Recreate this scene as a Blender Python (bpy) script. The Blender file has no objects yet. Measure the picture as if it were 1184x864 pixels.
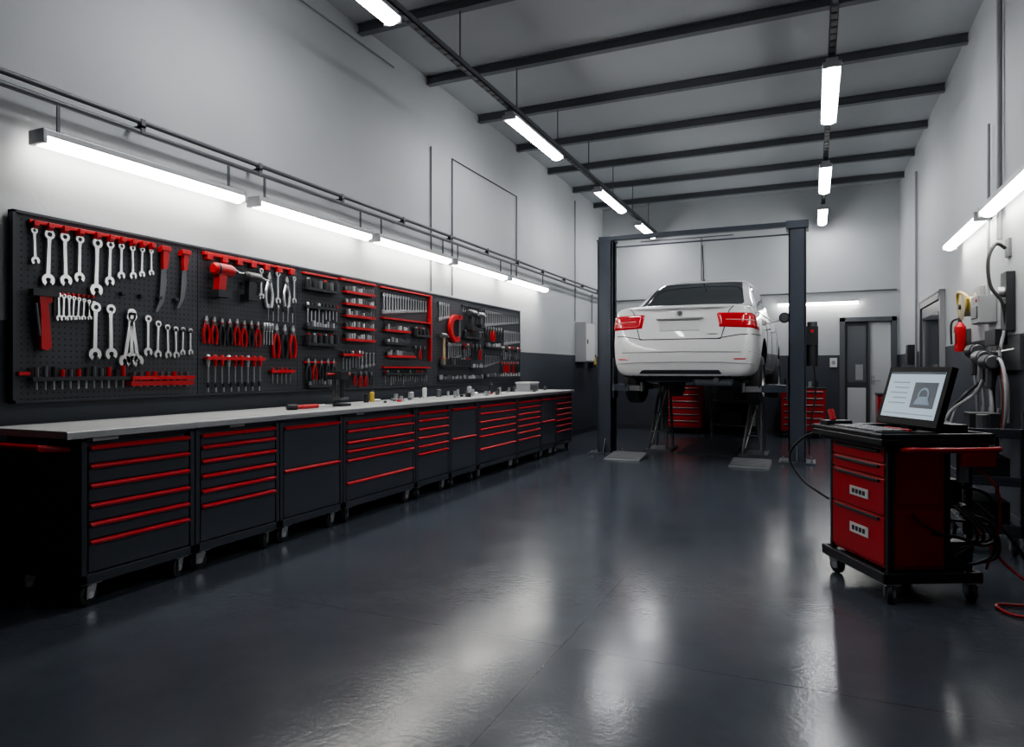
import bpy, bmesh, math, random
from mathutils import Vector, Matrix
from mathutils.bvhtree import BVHTree
random.seed(7)
sc = bpy.context.scene
pi = math.pi

# ------------------------------------------------------------------ materials
def mat(name, col, rough=0.5, metal=0.0, coat=0.0, emit=0.0, ecol=None, var=0.0, vscale=6.0, bump=0.0, bscale=60, spec=0.5):
    m = bpy.data.materials.new(name); m.use_nodes = True
    nt = m.node_tree; b = nt.nodes['Principled BSDF']
    c = (col[0], col[1], col[2], 1)
    b.inputs['Base Color'].default_value = c
    b.inputs['Roughness'].default_value = rough
    b.inputs['Metallic'].default_value = metal
    b.inputs['Coat Weight'].default_value = coat
    b.inputs['Specular IOR Level'].default_value = spec
    if emit:
        b.inputs['Emission Color'].default_value = (ecol or col) + (1,) if ecol else c
        b.inputs['Emission Strength'].default_value = emit
    if var or bump:
        g = nt.nodes.new('ShaderNodeNewGeometry')
        n = nt.nodes.new('ShaderNodeTexNoise'); n.inputs['Scale'].default_value = vscale; n.inputs['Detail'].default_value = 5
        nt.links.new(g.outputs['Position'], n.inputs['Vector'])
        if var:
            mx = nt.nodes.new('ShaderNodeMix'); mx.data_type = 'RGBA'
            mx.inputs[6].default_value = tuple(x*(1-var) for x in col) + (1,)
            mx.inputs[7].default_value = tuple(min(1, x*(1+var)) for x in col) + (1,)
            nt.links.new(n.outputs['Fac'], mx.inputs[0]); nt.links.new(mx.outputs[2], b.inputs['Base Color'])
        if bump:
            n2 = nt.nodes.new('ShaderNodeTexNoise'); n2.inputs['Scale'].default_value = bscale; n2.inputs['Detail'].default_value = 4
            nt.links.new(g.outputs['Position'], n2.inputs['Vector'])
            bp = nt.nodes.new('ShaderNodeBump'); bp.inputs['Strength'].default_value = bump; bp.inputs['Distance'].default_value = 0.01
            nt.links.new(n2.outputs['Fac'], bp.inputs['Height']); nt.links.new(bp.outputs['Normal'], b.inputs['Normal'])
    return m

DADO = 1.47
def wall_mat():
    m = bpy.data.materials.new('painted_wall'); m.use_nodes = True
    nt = m.node_tree; b = nt.nodes['Principled BSDF']; L = nt.links.new
    g = nt.nodes.new('ShaderNodeNewGeometry'); s = nt.nodes.new('ShaderNodeSeparateXYZ'); L(g.outputs['Position'], s.inputs[0])
    gt = nt.nodes.new('ShaderNodeMath'); gt.operation = 'GREATER_THAN'; gt.inputs[1].default_value = DADO; L(s.outputs['Z'], gt.inputs[0])
    n = nt.nodes.new('ShaderNodeTexNoise'); n.inputs['Scale'].default_value = 1.3; n.inputs['Detail'].default_value = 6; L(g.outputs['Position'], n.inputs['Vector'])
    def mix(a, bb):
        x = nt.nodes.new('ShaderNodeMix'); x.data_type = 'RGBA'; x.inputs[6].default_value = a+(1,); x.inputs[7].default_value = bb+(1,); L(n.outputs['Fac'], x.inputs[0]); return x
    d = mix((.042, .050, .064), (.056, .065, .080)); w = mix((.40, .42, .435), (.49, .505, .515))
    f = nt.nodes.new('ShaderNodeMix'); f.data_type = 'RGBA'; L(gt.outputs[0], f.inputs[0]); L(d.outputs[2], f.inputs[6]); L(w.outputs[2], f.inputs[7])
    L(f.outputs[2], b.inputs['Base Color']); b.inputs['Roughness'].default_value = .6
    n2 = nt.nodes.new('ShaderNodeTexNoise'); n2.inputs['Scale'].default_value = 40; n2.inputs['Detail'].default_value = 4; L(g.outputs['Position'], n2.inputs['Vector'])
    bp = nt.nodes.new('ShaderNodeBump'); bp.inputs['Strength'].default_value = .12; bp.inputs['Distance'].default_value = .01
    L(n2.outputs['Fac'], bp.inputs['Height']); L(bp.outputs['Normal'], b.inputs['Normal'])
    return m

def floor_mat():
    m = bpy.data.materials.new('epoxy_floor'); m.use_nodes = True
    nt = m.node_tree; b = nt.nodes['Principled BSDF']; L = nt.links.new
    g = nt.nodes.new('ShaderNodeNewGeometry')
    n = nt.nodes.new('ShaderNodeTexNoise'); n.inputs['Scale'].default_value = 1.4; n.inputs['Detail'].default_value = 10; n.inputs['Roughness'].default_value = .65; L(g.outputs['Position'], n.inputs['Vector'])
    cr = nt.nodes.new('ShaderNodeValToRGB'); cr.color_ramp.elements[0].position = .3; cr.color_ramp.elements[1].position = .75
    cr.color_ramp.elements[0].color = (.054, .064, .080, 1); cr.color_ramp.elements[1].color = (.082, .094, .113, 1)
    L(n.outputs['Fac'], cr.inputs[0])
    s = nt.nodes.new('ShaderNodeSeparateXYZ'); L(g.outputs['Position'], s.inputs[0])
    def joint(out, per, off):
        a = nt.nodes.new('ShaderNodeMath'); a.operation = 'ADD'; a.inputs[1].default_value = off; L(out, a.inputs[0])
        p = nt.nodes.new('ShaderNodeMath'); p.operation = 'PINGPONG'; p.inputs[1].default_value = per; L(a.outputs[0], p.inputs[0])
        c = nt.nodes.new('ShaderNodeMath'); c.operation = 'LESS_THAN'; c.inputs[1].default_value = .003; L(p.outputs[0], c.inputs[0]); return c
    j1 = joint(s.outputs['X'], 1.35, 1.0); j2 = joint(s.outputs['Y'], 1.5, .2)
    mxm = nt.nodes.new('ShaderNodeMath'); mxm.operation = 'MAXIMUM'; L(j1.outputs[0], mxm.inputs[0]); L(j2.outputs[0], mxm.inputs[1])
    sc_ = nt.nodes.new('ShaderNodeMath'); sc_.operation = 'MULTIPLY'; sc_.inputs[1].default_value = .5; L(mxm.outputs[0], sc_.inputs[0])
    f = nt.nodes.new('ShaderNodeMix'); f.data_type = 'RGBA'; f.inputs[7].default_value = (.014, .016, .02, 1); L(sc_.outputs[0], f.inputs[0]); L(cr.outputs[0], f.inputs[6]); L(f.outputs[2], b.inputs['Base Color'])
    n3 = nt.nodes.new('ShaderNodeTexNoise'); n3.inputs['Scale'].default_value = 3.0; n3.inputs['Detail'].default_value = 8; L(g.outputs['Position'], n3.inputs['Vector'])
    mr = nt.nodes.new('ShaderNodeMapRange'); mr.inputs['From Min'].default_value = .3; mr.inputs['From Max'].default_value = .7; mr.inputs['To Min'].default_value = .16; mr.inputs['To Max'].default_value = .23
    L(n3.outputs['Fac'], mr.inputs['Value']); L(mr.outputs[0], b.inputs['Roughness'])
    b.inputs['Specular IOR Level'].default_value = .42
    n2 = nt.nodes.new('ShaderNodeTexNoise'); n2.inputs['Scale'].default_value = 38; n2.inputs['Detail'].default_value = 5; L(g.outputs['Position'], n2.inputs['Vector'])
    bp = nt.nodes.new('ShaderNodeBump'); bp.inputs['Strength'].default_value = .08; bp.inputs['Distance'].default_value = .01
    L(n2.outputs['Fac'], bp.inputs['Height']); L(bp.outputs['Normal'], b.inputs['Normal'])
    return m

def peg_mat():
    m = bpy.data.materials.new('perforated_steel'); m.use_nodes = True
    nt = m.node_tree; b = nt.nodes['Principled BSDF']; L = nt.links.new
    g = nt.nodes.new('ShaderNodeNewGeometry')
    sc_ = nt.nodes.new('ShaderNodeVectorMath'); sc_.operation = 'SCALE'; sc_.inputs['Scale'].default_value = 1/.034; L(g.outputs['Position'], sc_.inputs[0])
    fr = nt.nodes.new('ShaderNodeVectorMath'); fr.operation = 'FRACTION'; L(sc_.outputs[0], fr.inputs[0])
    ml = nt.nodes.new('ShaderNodeVectorMath'); ml.operation = 'MULTIPLY_ADD'; ml.inputs[1].default_value = (0, 1, 1); ml.inputs[2].default_value = (0, -.5, -.5); L(fr.outputs[0], ml.inputs[0])
    ln = nt.nodes.new('ShaderNodeVectorMath'); ln.operation = 'LENGTH'; L(ml.outputs[0], ln.inputs[0])
    lt = nt.nodes.new('ShaderNodeMath'); lt.operation = 'LESS_THAN'; lt.inputs[1].default_value = .17; L(ln.outputs['Value'], lt.inputs[0])
    f = nt.nodes.new('ShaderNodeMix'); f.data_type = 'RGBA'; f.inputs[6].default_value = (.046, .051, .060, 1); f.inputs[7].default_value = (.005, .005, .006, 1)
    L(lt.outputs[0], f.inputs[0]); L(f.outputs[2], b.inputs['Base Color']); b.inputs['Roughness'].default_value = .5
    return m

M_wall = wall_mat(); M_floor = floor_mat(); M_peg = peg_mat()
M_ceil = mat('ceiling_paint', (.42, .44, .455), .8, var=.06, vscale=1.2)
M_beam = mat('beam_steel', (.13, .14, .155), .5, .1)
M_strut = mat('strut_steel', (.12, .125, .135), .45, .3)
M_pipe = mat('dark_conduit', (.13, .135, .145), .4, .3)
M_lpipe = mat('grey_conduit', (.28, .29, .30), .5)
M_tube = mat('lamp_diffuser', (1, 1, 1), .5, emit=23, ecol=(1.0, .965, .90))
M_tubec = mat('pendant_diffuser', (1, 1, 1), .5, emit=44, ecol=(.98, .985, 1.0))
M_house = mat('lamp_housing', (.42, .43, .44), .4, .3)
M_cab = mat('charcoal_powder_coat', (.052, .061, .075), .38, .1, var=.08, vscale=3)
M_cabf = mat('charcoal_drawer_front', (.066, .077, .094), .34, .1)
M_red = mat('red_powder_coat', (.56, .010, .020), .38, coat=.2)
M_redd = mat('red_body', (.46, .008, .014), .42, coat=.3)
M_redp = mat('red_plastic', (.52, .012, .016), .42)
M_top = mat('worktop_laminate', (.44, .45, .45), .38, var=.15, vscale=9)
M_chr = mat('chrome_steel', (.70, .71, .72), .28, .9)
M_stl = mat('brushed_steel', (.48, .49, .50), .4, .8)
M_dst = mat('dark_steel', (.15, .155, .165), .4, .6)
M_blk = mat('black_rubber', (.030, .030, .033), .55)
M_bkp = mat('black_plastic', (.026, .028, .032), .42)
M_bez = mat('monitor_shell', (.010, .010, .012), .6, spec=.3)
M_wht = mat('white_plastic', (.66, .67, .67), .4)
M_gry = mat('grey_plastic', (.33, .34, .35), .45)
M_yel = mat('yellow_plastic', (.55, .38, .06), .45)
M_beige = mat('beige_plastic', (.50, .44, .30), .5)
M_wood = mat('handle_wood', (.50, .36, .20), .5, var=.2, vscale=30)
M_car = mat('car_paint_white', (.74, .745, .75), .25, coat=1.0)
M_glass = mat('car_glass', (.03, .035, .04), .06, 0, coat=.5)
M_tail = mat('tail_lamp_red', (.45, .006, .014), .12, coat=1.0, emit=.08, ecol=(1, .02, .03))  # lamps are off; faint glow put into the material to brighten the red
M_tailw = mat('tail_lamp_clear', (.75, .28, .27), .1, coat=1.0)
M_under = mat('underbody_dark', (.022, .022, .024), .6)
M_seam = mat('seam_gap', (.03, .03, .03), .6)
M_post = mat('lift_paint', (.062, .075, .098), .4, .1, var=.1, vscale=4)
M_plate = mat('worn_plate', (.20, .21, .22), .5, .6, var=.25, vscale=20)
M_scr = mat('lcd_panel', (.10, .12, .14), .35, emit=.62, ecol=(.46, .60, .70))
M_scd = mat('lcd_dark', (.02, .03, .05), .35, emit=.12, ecol=(.08, .14, .20))
M_scl = mat('lcd_line', (.08, .10, .14), .35, emit=.35, ecol=(.22, .34, .46))
M_door = mat('door_white', (.58, .60, .61), .45)
M_dark = mat('door_dark', (.045, .051, .063), .4)
M_frame = mat('door_frame_grey', (.10, .11, .12), .45)

# ------------------------------------------------------------------ mesh builder
class MB:
    def __init__(s): s.v = []; s.f = []; s.m = []; s.mats = []; s.M = None
    def mi(s, m):
        if m not in s.mats: s.mats.append(m)
        return s.mats.index(m)
    def add(s, vs, fs, m):
        o = len(s.v); k = s.mi(m)
        for p in vs:
            p = Vector(p)
            s.v.append(s.M @ p if s.M else p)
        for f in fs: s.f.append([o+i for i in f]); s.m.append(k)
    def box(s, a, b, m, F=None):
        x0, y0, z0 = a; x1, y1, z1 = b
        vs = [(x0,y0,z0),(x1,y0,z0),(x1,y1,z0),(x0,y1,z0),(x0,y0,z1),(x1,y0,z1),(x1,y1,z1),(x0,y1,z1)]
        if F: vs = [F(*p) for p in vs]
        s.add(vs, [(0,3,2,1),(4,5,6,7),(0,1,5,4),(1,2,6,5),(2,3,7,6),(3,0,4,7)], m)
    def cyl(s, p0, p1, r0, m, r1=None, n=12):
        if r1 is None: r1 = r0
        p0 = Vector(p0); p1 = Vector(p1); d = (p1-p0).normalized()
        a = d.orthogonal().normalized(); b = d.cross(a)
        vs = []
        for p, r in ((p0, r0), (p1, r1)):
            for i in range(n):
                t = 2*pi*i/n; vs.append(p + a*math.cos(t)*r + b*math.sin(t)*r)
        fs = [(i, (i+1) % n, n+(i+1) % n, n+i) for i in range(n)] + [tuple(range(n))[::-1], tuple(range(n, 2*n))]
        s.add(vs, fs, m)
    def lathe(s, p, d, prof, m, n=20, closed=False):
        p = Vector(p); d = Vector(d).normalized(); a = d.orthogonal().normalized(); b = d.cross(a); vs = []
        for (h, r) in prof:
            for i in range(n):
                t = 2*pi*i/n; vs.append(p + d*h + a*math.cos(t)*r + b*math.sin(t)*r)
        fs = []; K = len(prof)
        for k in range(K if closed else K-1):
            k2 = (k+1) % K
            for i in range(n): fs.append((k*n+i, k*n+(i+1) % n, k2*n+(i+1) % n, k2*n+i))
        if not closed: fs += [tuple(range(n))[::-1], tuple(range((K-1)*n, K*n))]
        s.add(vs, fs, m)
    def tube(s, pts, r, m, n=8, smooth=True):
        P = [Vector(p) for p in pts]
        if smooth and len(P) > 2:
            Q = []
            for i in range(len(P)-1):
                a = P[max(i-1, 0)]; b = P[i]; c = P[i+1]; d = P[min(i+2, len(P)-1)]
                for k in range(6):
                    t = k/6; Q.append(.5*((2*b)+(c-a)*t+(2*a-5*b+4*c-d)*t*t+(3*b-a-3*c+d)*t**3))
            Q.append(P[-1]); P = Q
        vs = []; up = None
        for i, p in enumerate(P):
            t = (P[min(i+1, len(P)-1)]-P[max(i-1, 0)]).normalized()
            if up is None: up = t.orthogonal().normalized()
            up = (up - t*up.dot(t)); up = up.normalized() if up.length > 1e-6 else t.orthogonal().normalized()
            b = t.cross(up)
            for k in range(n):
                q = 2*pi*k/n; vs.append(p + up*math.cos(q)*r + b*math.sin(q)*r)
        fs = [(i*n+k, i*n+(k+1) % n, (i+1)*n+(k+1) % n, (i+1)*n+k) for i in range(len(P)-1) for k in range(n)]
        fs += [tuple(range(n))[::-1], tuple(range((len(P)-1)*n, len(P)*n))]
        s.add(vs, fs, m)
    def prism(s, poly, t0, t1, m, F):
        n = len(poly)
        vs = [F(a, b, t0) for a, b in poly] + [F(a, b, t1) for a, b in poly]
        fs = [tuple(range(n))[::-1], tuple(range(n, 2*n))] + [(i, (i+1) % n, n+(i+1) % n, n+i) for i in range(n)]
        s.add(vs, fs, m)
    def ring(s, c, r0, r1, a0, a1, t0, t1, m, F, n=14):
        vs = []; full = abs(a1-a0) > 359
        K = n if full else n+1
        for i in range(K):
            a = math.radians(a0+(a1-a0)*i/n)
            for r, t in ((r0, t0), (r1, t0), (r1, t1), (r0, t1)):
                vs.append(F(c[0]+r*math.cos(a), c[1]+r*math.sin(a), t))
        fs = []
        for i in range(n):
            j = (i+1) % K if full else i+1
            for k in range(4): fs.append((i*4+k, i*4+(k+1) % 4, j*4+(k+1) % 4, j*4+k))
        if not full: fs += [(0, 1, 2, 3), (n*4+3, n*4+2, n*4+1, n*4)]
        s.add(vs, fs, m)
    def build(s, name, parent=None, bevel=0, smooth=False, loc=None, rotz=0):
        me = bpy.data.meshes.new(name); me.from_pydata([tuple(v) for v in s.v], [], s.f)
        for m in s.mats: me.materials.append(m)
        for i, p in enumerate(me.polygons): p.material_index = s.m[i]
        bm = bmesh.new(); bm.from_mesh(me); bmesh.ops.recalc_face_normals(bm, faces=bm.faces); bm.to_mesh(me); bm.free()
        o = bpy.data.objects.new(name, me); sc.collection.objects.link(o)
        if smooth:
            me.polygons.foreach_set('use_smooth', [True]*len(me.polygons))
            try: me.set_sharp_from_angle(angle=math.radians(38))
            except Exception: pass
        if bevel:
            bv = o.modifiers.new('bev', 'BEVEL'); bv.width = bevel; bv.segments = 2; bv.limit_method = 'ANGLE'; bv.angle_limit = math.radians(50)
        if loc: o.location = loc
        if rotz: o.rotation_euler[2] = rotz
        if parent: o.parent = parent
        return o
def empty(name, loc=(0, 0, 0), rotz=0):
    e = bpy.data.objects.new(name, None); sc.collection.objects.link(e); e.location = loc; e.rotation_euler[2] = rotz; e.empty_display_size = .2; return e
def simple(name, a, b, m, bevel=0, parent=None):
    mb = MB(); mb.box(a, b, m); return mb.build(name, parent, bevel)

XL, XR, YB, YF, H = -4.0, 1.4, 13.75, -4.0, 4.52
# ------------------------------------------------------------------ room shell
simple('floor', (XL-.2, YF-.2, -.1), (XR+.2, YB+2.3, 0), M_floor)
simple('ceiling', (XL-.2, YF-.2, H), (XR+.2, YB+.2, H+.1), M_ceil)
simple('wall_left', (XL-.2, YF, 0), (XL, YB, H), M_wall)
simple('wall_right', (XR, YF, 0), (XR+.2, YB, H), M_wall)
simple('wall_front', (XL-.2, YF-.2, 0), (XR+.2, YF, H), M_wall)
e = empty('unseen_dark_panel'); mb = MB()  # unseen dark door shape, added behind the camera to cut bounce light
for k in range(7): mb.box((-3.5, YF+.01, .01+k*.56), (.9, YF+.06, .56+k*.56), M_dark)
mb.box((-3.6, YF+.002, 0), (-3.5, YF+.09, 4.0), M_frame); mb.box((.9, YF+.002, 0), (1.0, YF+.09, 4.0), M_frame); mb.box((-3.6, YF+.002, 3.94), (1.0, YF+.09, 4.05), M_frame); mb.build('sections', e, .005)
DX0, DX1, DZ = .50, 1.30, 2.10
mb = MB(); mb.box((XL-.2, YB, 0), (DX0, YB+.2, H), M_wall); mb.box((DX0, YB, DZ), (DX1, YB+.2, H), M_wall); mb.box((DX1, YB, 0), (XR+.2, YB+.2, H), M_wall)
mb.build('wall_back')
M_cor = mat('corridor_paint', (.35, .36, .37), .7)
mb = MB(); mb.box((-.4, YB+2.1, 0), (XR+.2, YB+2.2, 2.6), M_cor); mb.box((-.5, YB+.2, 0), (-.4, YB+2.2, 2.6), M_cor); mb.box((XR+.1, YB+.2, 0), (XR+.2, YB+2.2, 2.6), M_cor); mb.box((-.5, YB+.2, 2.6), (XR+.2, YB+2.2, 2.7), M_cor)
mb.build('wall_corridor')
mb = MB()
for a, b in (((DX0-.06, YB-.03, 0), (DX0+.03, YB+.1, DZ+.05)), ((DX1-.03, YB-.03, 0), (DX1+.05, YB+.1, DZ+.05)), ((DX0-.06, YB-.03, DZ-.03), (DX1+.05, YB+.1, DZ+.05)), ((.90, YB-.01, 0), (.93, YB+.1, DZ))): mb.box(a, b, M_frame)
mb.build('trim_1', bevel=.004)
e = empty('door_1', (0, YB+.04, 0))
mb = MB(); mb.box((.935, 0, .01), (DX1-.035, .04, DZ-.04), M_door); mb.build('door_leaf', e, .003)
M_dgl = mat('door_glazing', (.13, .14, .155), .2)
mb = MB(); mb.box((DX0+.035, 0, .01), (.895, .04, DZ-.04), M_dark); mb.box((DX0+.07, -.006, .98), (.87, 0, 2.0), M_dgl); mb.box((DX0+.07, -.006, .1), (.87, 0, .88), M_door); mb.box((DX0+.2, -.012, 1.02), (.82, -.006, 1.3), M_gry); mb.build('side_leaf', e, .003)
mb = MB(); mb.cyl((.98, -.05, 1.02), (.98, .0, 1.02), .012, M_stl); mb.cyl((.97, -.05, 1.02), (1.09, -.05, 1.02), .010, M_stl); mb.box((.95, -.006, .94), (1.01, 0, 1.1), M_stl); mb.build('door_handle', e)
e = empty('door_2')
mb = MB(); mb.box((XR-.03, 9.36, .005), (XR-.002, 10.89, 2.03), M_dark); mb.box((XR-.036, 9.5, 1.15), (XR-.03, 10.75, 1.9), M_glass); mb.build('door_leaf', e, .004)
mb = MB(); mb.box((XR-.05, 9.27, 0), (XR-.001, 9.35, 2.12), M_frame); mb.box((XR-.05, 10.9, 0), (XR-.001, 10.98, 2.12), M_frame); mb.box((XR-.05, 9.27, 2.04), (XR-.001, 10.98, 2.12), M_frame)
mb.box((XR-.06, 9.25, 2.12), (XR-.001, 11.0, 2.14), M_lpipe); mb.box((XR-.055, 9.25, 0), (XR-.001, 9.268, 2.13), M_lpipe); mb.build('door_casing', e)
mb = MB(); mb.cyl((XR-.09, 9.5, 1.05), (XR-.03, 9.5, 1.05), .012, M_stl); mb.cyl((XR-.09, 9.5, 1.05), (XR-.09, 9.62, 1.05), .01, M_stl); mb.build('door_handle', e)
simple('baseboard_back', (XL+.02, YB-.015, 0), (DX0-.07, YB, .1), M_dark)
simple('baseboard_left', (XL, YF, 0), (XL+.015, YB-.02, .1), M_dark)
simple('baseboard_right', (XR-.015, YF, 0), (XR, 9.2, .1), M_dark)
mb = MB()
for k in range(-5, 7):
    y = 5.42+1.28*k
    mb.box((XL+.005, y-.04, H-.095), (XR-.005, y+.04, H-.085), M_beam); mb.box((XL+.005, y-.010, H-.085), (XR-.005, y+.010, H-.012), M_beam); mb.box((XL+.005, y-.04, H-.012), (XR-.005, y+.04, H-.001), M_beam)
mb.build('ceiling_beams')

# ------------------------------------------------------------------ luminaires
def lamp_hang(x, y0, y1, z):
    e = empty('pendant_tube_light', (x, (y0+y1)/2, z)); L = (y1-y0)/2
    mb = MB(); mb.box((-.05, -L, .025), (.05, L, .07), M_house); mb.box((-.075, -L-.015, -.02), (.075, -L+.012, .03), M_house); mb.box((-.075, L-.012, -.02), (.075, L+.015, .03), M_house)
    mb.box((-.078, -L, .012), (.078, L, .026), M_house); mb.build('housing', e, .004)
    mb = MB(); n = 10; vs = []
    for yy in (-L+.012, L-.012):
        for i in range(n+1):
            a = pi+pi*i/n; vs.append((.07*math.cos(a), yy, .012+.045*math.sin(a)))
    k = n+1
    mb.add(vs, [(i, i+1, k+i+1, k+i) for i in range(n)] + [tuple(range(k)), tuple(range(k, 2*k))[::-1], (0, k, 2*k-1, n)], M_tubec)
    mb.build('diffuser', e)
    mb = MB()
    for yy in (-L*.6, L*.6): mb.box((-.02, yy-.02, .07), (.02, yy+.02, .099), M_strut)
    mb.build('mounts', e)
LY = [(2.9, 4.35), (6.5, 7.98), (9.68, 11.1), (12.2, 13.5)]
for x in (-2.9, .15):
    for a, b in LY: lamp_hang(x, a, b, 3.83)  # nearest right-hand lamp is out of view, added to light the cart
    e = empty('strut_rail'); mb = MB()
    mb.box((x-.03, -1, 3.93), (x+.03, YB-.02, 3.94), M_strut); mb.box((x-.03, -1, 3.93), (x-.024, YB-.02, 3.985), M_strut); mb.box((x+.024, -1, 3.93), (x+.03, YB-.02, 3.985), M_strut)
    yy = -1
    while yy < YB-.1: mb.box((x-.03, yy, 3.978), (x+.03, yy+.03, 3.985), M_strut); mb.box((x-.02, yy+.04, 3.926), (x+.02, yy+.07, 3.931), M_bkp); yy += .12
    mb.build('channel', e)
    mb = MB()
    for k in range(-4, 7):
        y = 5.42+1.28*k; mb.cyl((x, y, 3.94), (x, y, H-.095), .007, M_strut, n=8); mb.box((x-.02, y-.02, 3.985), (x+.02, y+.02, 4.0), M_strut)
    mb.build('hanger_rods', e)
def lamp_wall(x, y0, y1, z, sgn, name='wall_tube_light'):
    e = empty(name, (x, (y0+y1)/2, z)); L = (y1-y0)/2
    mb = MB(); mb.box((-.06, -L, .012), (.06, L, .05), M_house); mb.box((-.065, -L-.015, -.03), (.065, -L+.012, .05), M_house); mb.box((-.065, L-.012, -.03), (.065, L+.015, .05), M_house); mb.build('housing', e, .006)
    mb = MB(); n = 10; vs = []; k = n+1
    for yy in (-L+.012, L-.012):
        for i in range(k):
            a = pi+pi*i/n; vs.append((.056*math.cos(a), yy, .012+.05*math.sin(a)))
    mb.add(vs, [(i, i+1, k+i+1, k+i) for i in range(n)] + [tuple(range(k)), tuple(range(k, 2*k))[::-1], (0, k, 2*k-1, n)], M_tube); mb.build('diffuser', e)
    mb = MB()
    for yy in (-L*.85, L*.85):
        mb.box((-.03, yy-.012, .05), (.03, yy+.012, .062), M_strut); mb.box((-.006, yy-.008, .05), (.006, yy+.008, .215 if sgn > 0 else .09), M_strut)
        if sgn < 0: mb.box((0, yy-.012, .07), (.118, yy+.012, .09), M_strut)
    mb.build('bracket', e)
for y in (2.36, 3.93, 5.48, 7.05, 8.62): lamp_wall(-3.86, y, y+1.43, 2.46, 1)
for y in (6.72, 5.05): lamp_wall(1.28, y, y+1.5, 2.46, -1)
e = empty('wall_tube_light', (.07, YB-.085, 2.42)); mb = MB(); mb.box((-.68, -.04, .012), (.68, .08, .05), M_house); mb.build('housing', e, .005)
mb = MB(); mb.cyl((-.67, 0, -.01), (.67, 0, -.01), .028, M_tube, n=14); mb.build('diffuser', e, smooth=True)

# ------------------------------------------------------------------ conduits
mb = MB()
for z, r in ((2.765, .017), (2.70, .017)): mb.cyl((-3.88, YF+.02, z), (-3.88, YB-.05, z), r, M_pipe, n=10)
for k in range(13):
    y = 1.0+k*1.0; mb.box((-3.999, y-.015, 2.725), (-3.86, y+.015, 2.74), M_pipe); mb.box((-3.9, y-.015, 2.69), (-3.86, y+.015, 2.78), M_pipe)
mb.build('conduit_pair', smooth=True)
M_cond = mat('wall_conduit_grey', (.11, .115, .125), .5)
mb = MB()
mb.tube([(-3.985, 6.75, 2.1), (-3.985, 6.75, 3.75)], .009, M_cond, smooth=False)
mb.tube([(-3.985, 7.25, 2.1), (-3.985, 7.25, 3.75), (-3.985, 9.2, 3.75), (-3.985, 9.2, 2.5)], .009, M_cond, smooth=False)
mb.tube([(-3.985, 2.0, 4.35), (-3.985, 6.0, 4.35)], .008, M_lpipe, smooth=False)
mb.tube([(-3.985, 11.9, 4.3), (-3.985, 11.9, 2.1)], .008, M_cond, smooth=False)
mb.build('wall_conduit')
mb = MB()
mb.cyl((-3.9, YB-.03, 2.62), (XR-.05, YB-.03, 2.62), .014, M_pipe)
mb.cyl((-2.0, YB-.03, 2.62), (-2.0, YB-.03, 3.8), .010, M_pipe); mb.cyl((-3.2, YB-.03, 3.8), (-1.4, YB-.03, 3.8), .010, M_pipe)
mb.build('wall_conduit')
mb = MB()
mb.cyl((XR-.025, 11.5, .3), (XR-.025, 11.5, 4.1), .016, M_lpipe)
mb.cyl((XR-.03, 6.6, 2.25), (XR-.03, 6.6, H-.01), .02, M_lpipe); mb.cyl((XR-.03, 6.97, 1.83), (XR-.03, 6.97, 3.3), .012, M_lpipe)
mb.build('wall_conduit')

# ------------------------------------------------------------------ workbench
bench = empty('tool_workbench', (0, 0, 0))
FX = -3.35
def caster(mb, x, y, z=.115, r=.048, ang=0):
    c, s_ = math.cos(ang), math.sin(ang)
    mb.box((x-.04, y-.04, z-.006), (x+.04, y+.04, z), M_stl)
    mb.cyl((x, y, z-.02), (x, y, z-.005), .024, M_stl)
    ox, oy = x-.018*s_, y-.018*c
    for k in (-.023, .023):
        F = lambda a, b, t: (ox+t*c+a*s_, oy-t*s_+a*c, b)
        mb.prism([(-.026, r*.7), (.016, r*.7), (.04, z-.015), (-.022, z-.015)], k-.002, k+.002, M_stl, F)
    mb.lathe((ox-.014*c, oy+.014*s_, r), (c, -s_, 0), [(0, r*.86), (.004, r), (.024, r), (.028, r*.86)], M_blk, 18)
    mb.cyl((ox-.027*c, oy+.027*s_, r), (ox+.027*c, oy-.027*s_, r), .018, M_chr)
mods = [(2.25, 2.94, [.81, .715, .615, .515, .42, .33]), (2.94, 3.64, [.81, .74, .655, .565, .475, .385]), (3.64, 4.33, [.80, .50]),
        (4.33, 5.39, [.79, .72, .63, .56, .49, .31]), (5.39, 6.04, [.80, .73, .65, .57, .49, .42]), (6.04, 6.66, [.80, .5]),
        (6.66, 7.73, [.80, .72, .63, .55, .47, .33]), (7.73, 8.55, [.80, .73, .65, .58, .50, .42, .33]), (8.55, 9.12, [.80, .5]), (9.12, 9.84, [.80, .72, .64, .56, .48, .40, .32])]
mb = MB(); mb.box((-3.97, 2.16, .862), (-3.32, 9.88, .900), M_top); mb.box((-3.325, 2.16, .858), (-3.315, 9.88, .896), M_stl); mb.build('countertop', bench, .004)
for i, (a, b, zs) in enumerate(mods):
    mb = MB(); mb.box((-3.95, a+.004, .125), (FX-.02, b-.004, .86), M_cab)
    mb.box((FX-.03, a+.004, .115), (FX+.004, b-.004, .165), M_cab)
    for yy in (a+.004, b-.034): mb.box((FX-.03, yy, .12), (FX+.004, yy+.03, .86), M_cab)
    mb.box((FX-.03, a+.004, .84), (FX+.004, b-.004, .862), M_cab)
    for k, z in enumerate(zs):
        zb = zs[k+1]+.012 if k+1 < len(zs) else .175
        mb.box((FX-.02, a+.042, zb), (FX+.002, b-.042, z+.004), M_cabf)
        F = lambda u, v, t: (u, t, v)
        mb.prism([(FX, z-.018), (FX+.018, z-.015), (FX+.020, z-.002), (FX+.004, z+.007), (FX, z+.007)], a+.045, b-.045, M_red, F)
    mb.build('cabinet_%d' % (i+1), bench, .002)
mb = MB()
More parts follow.
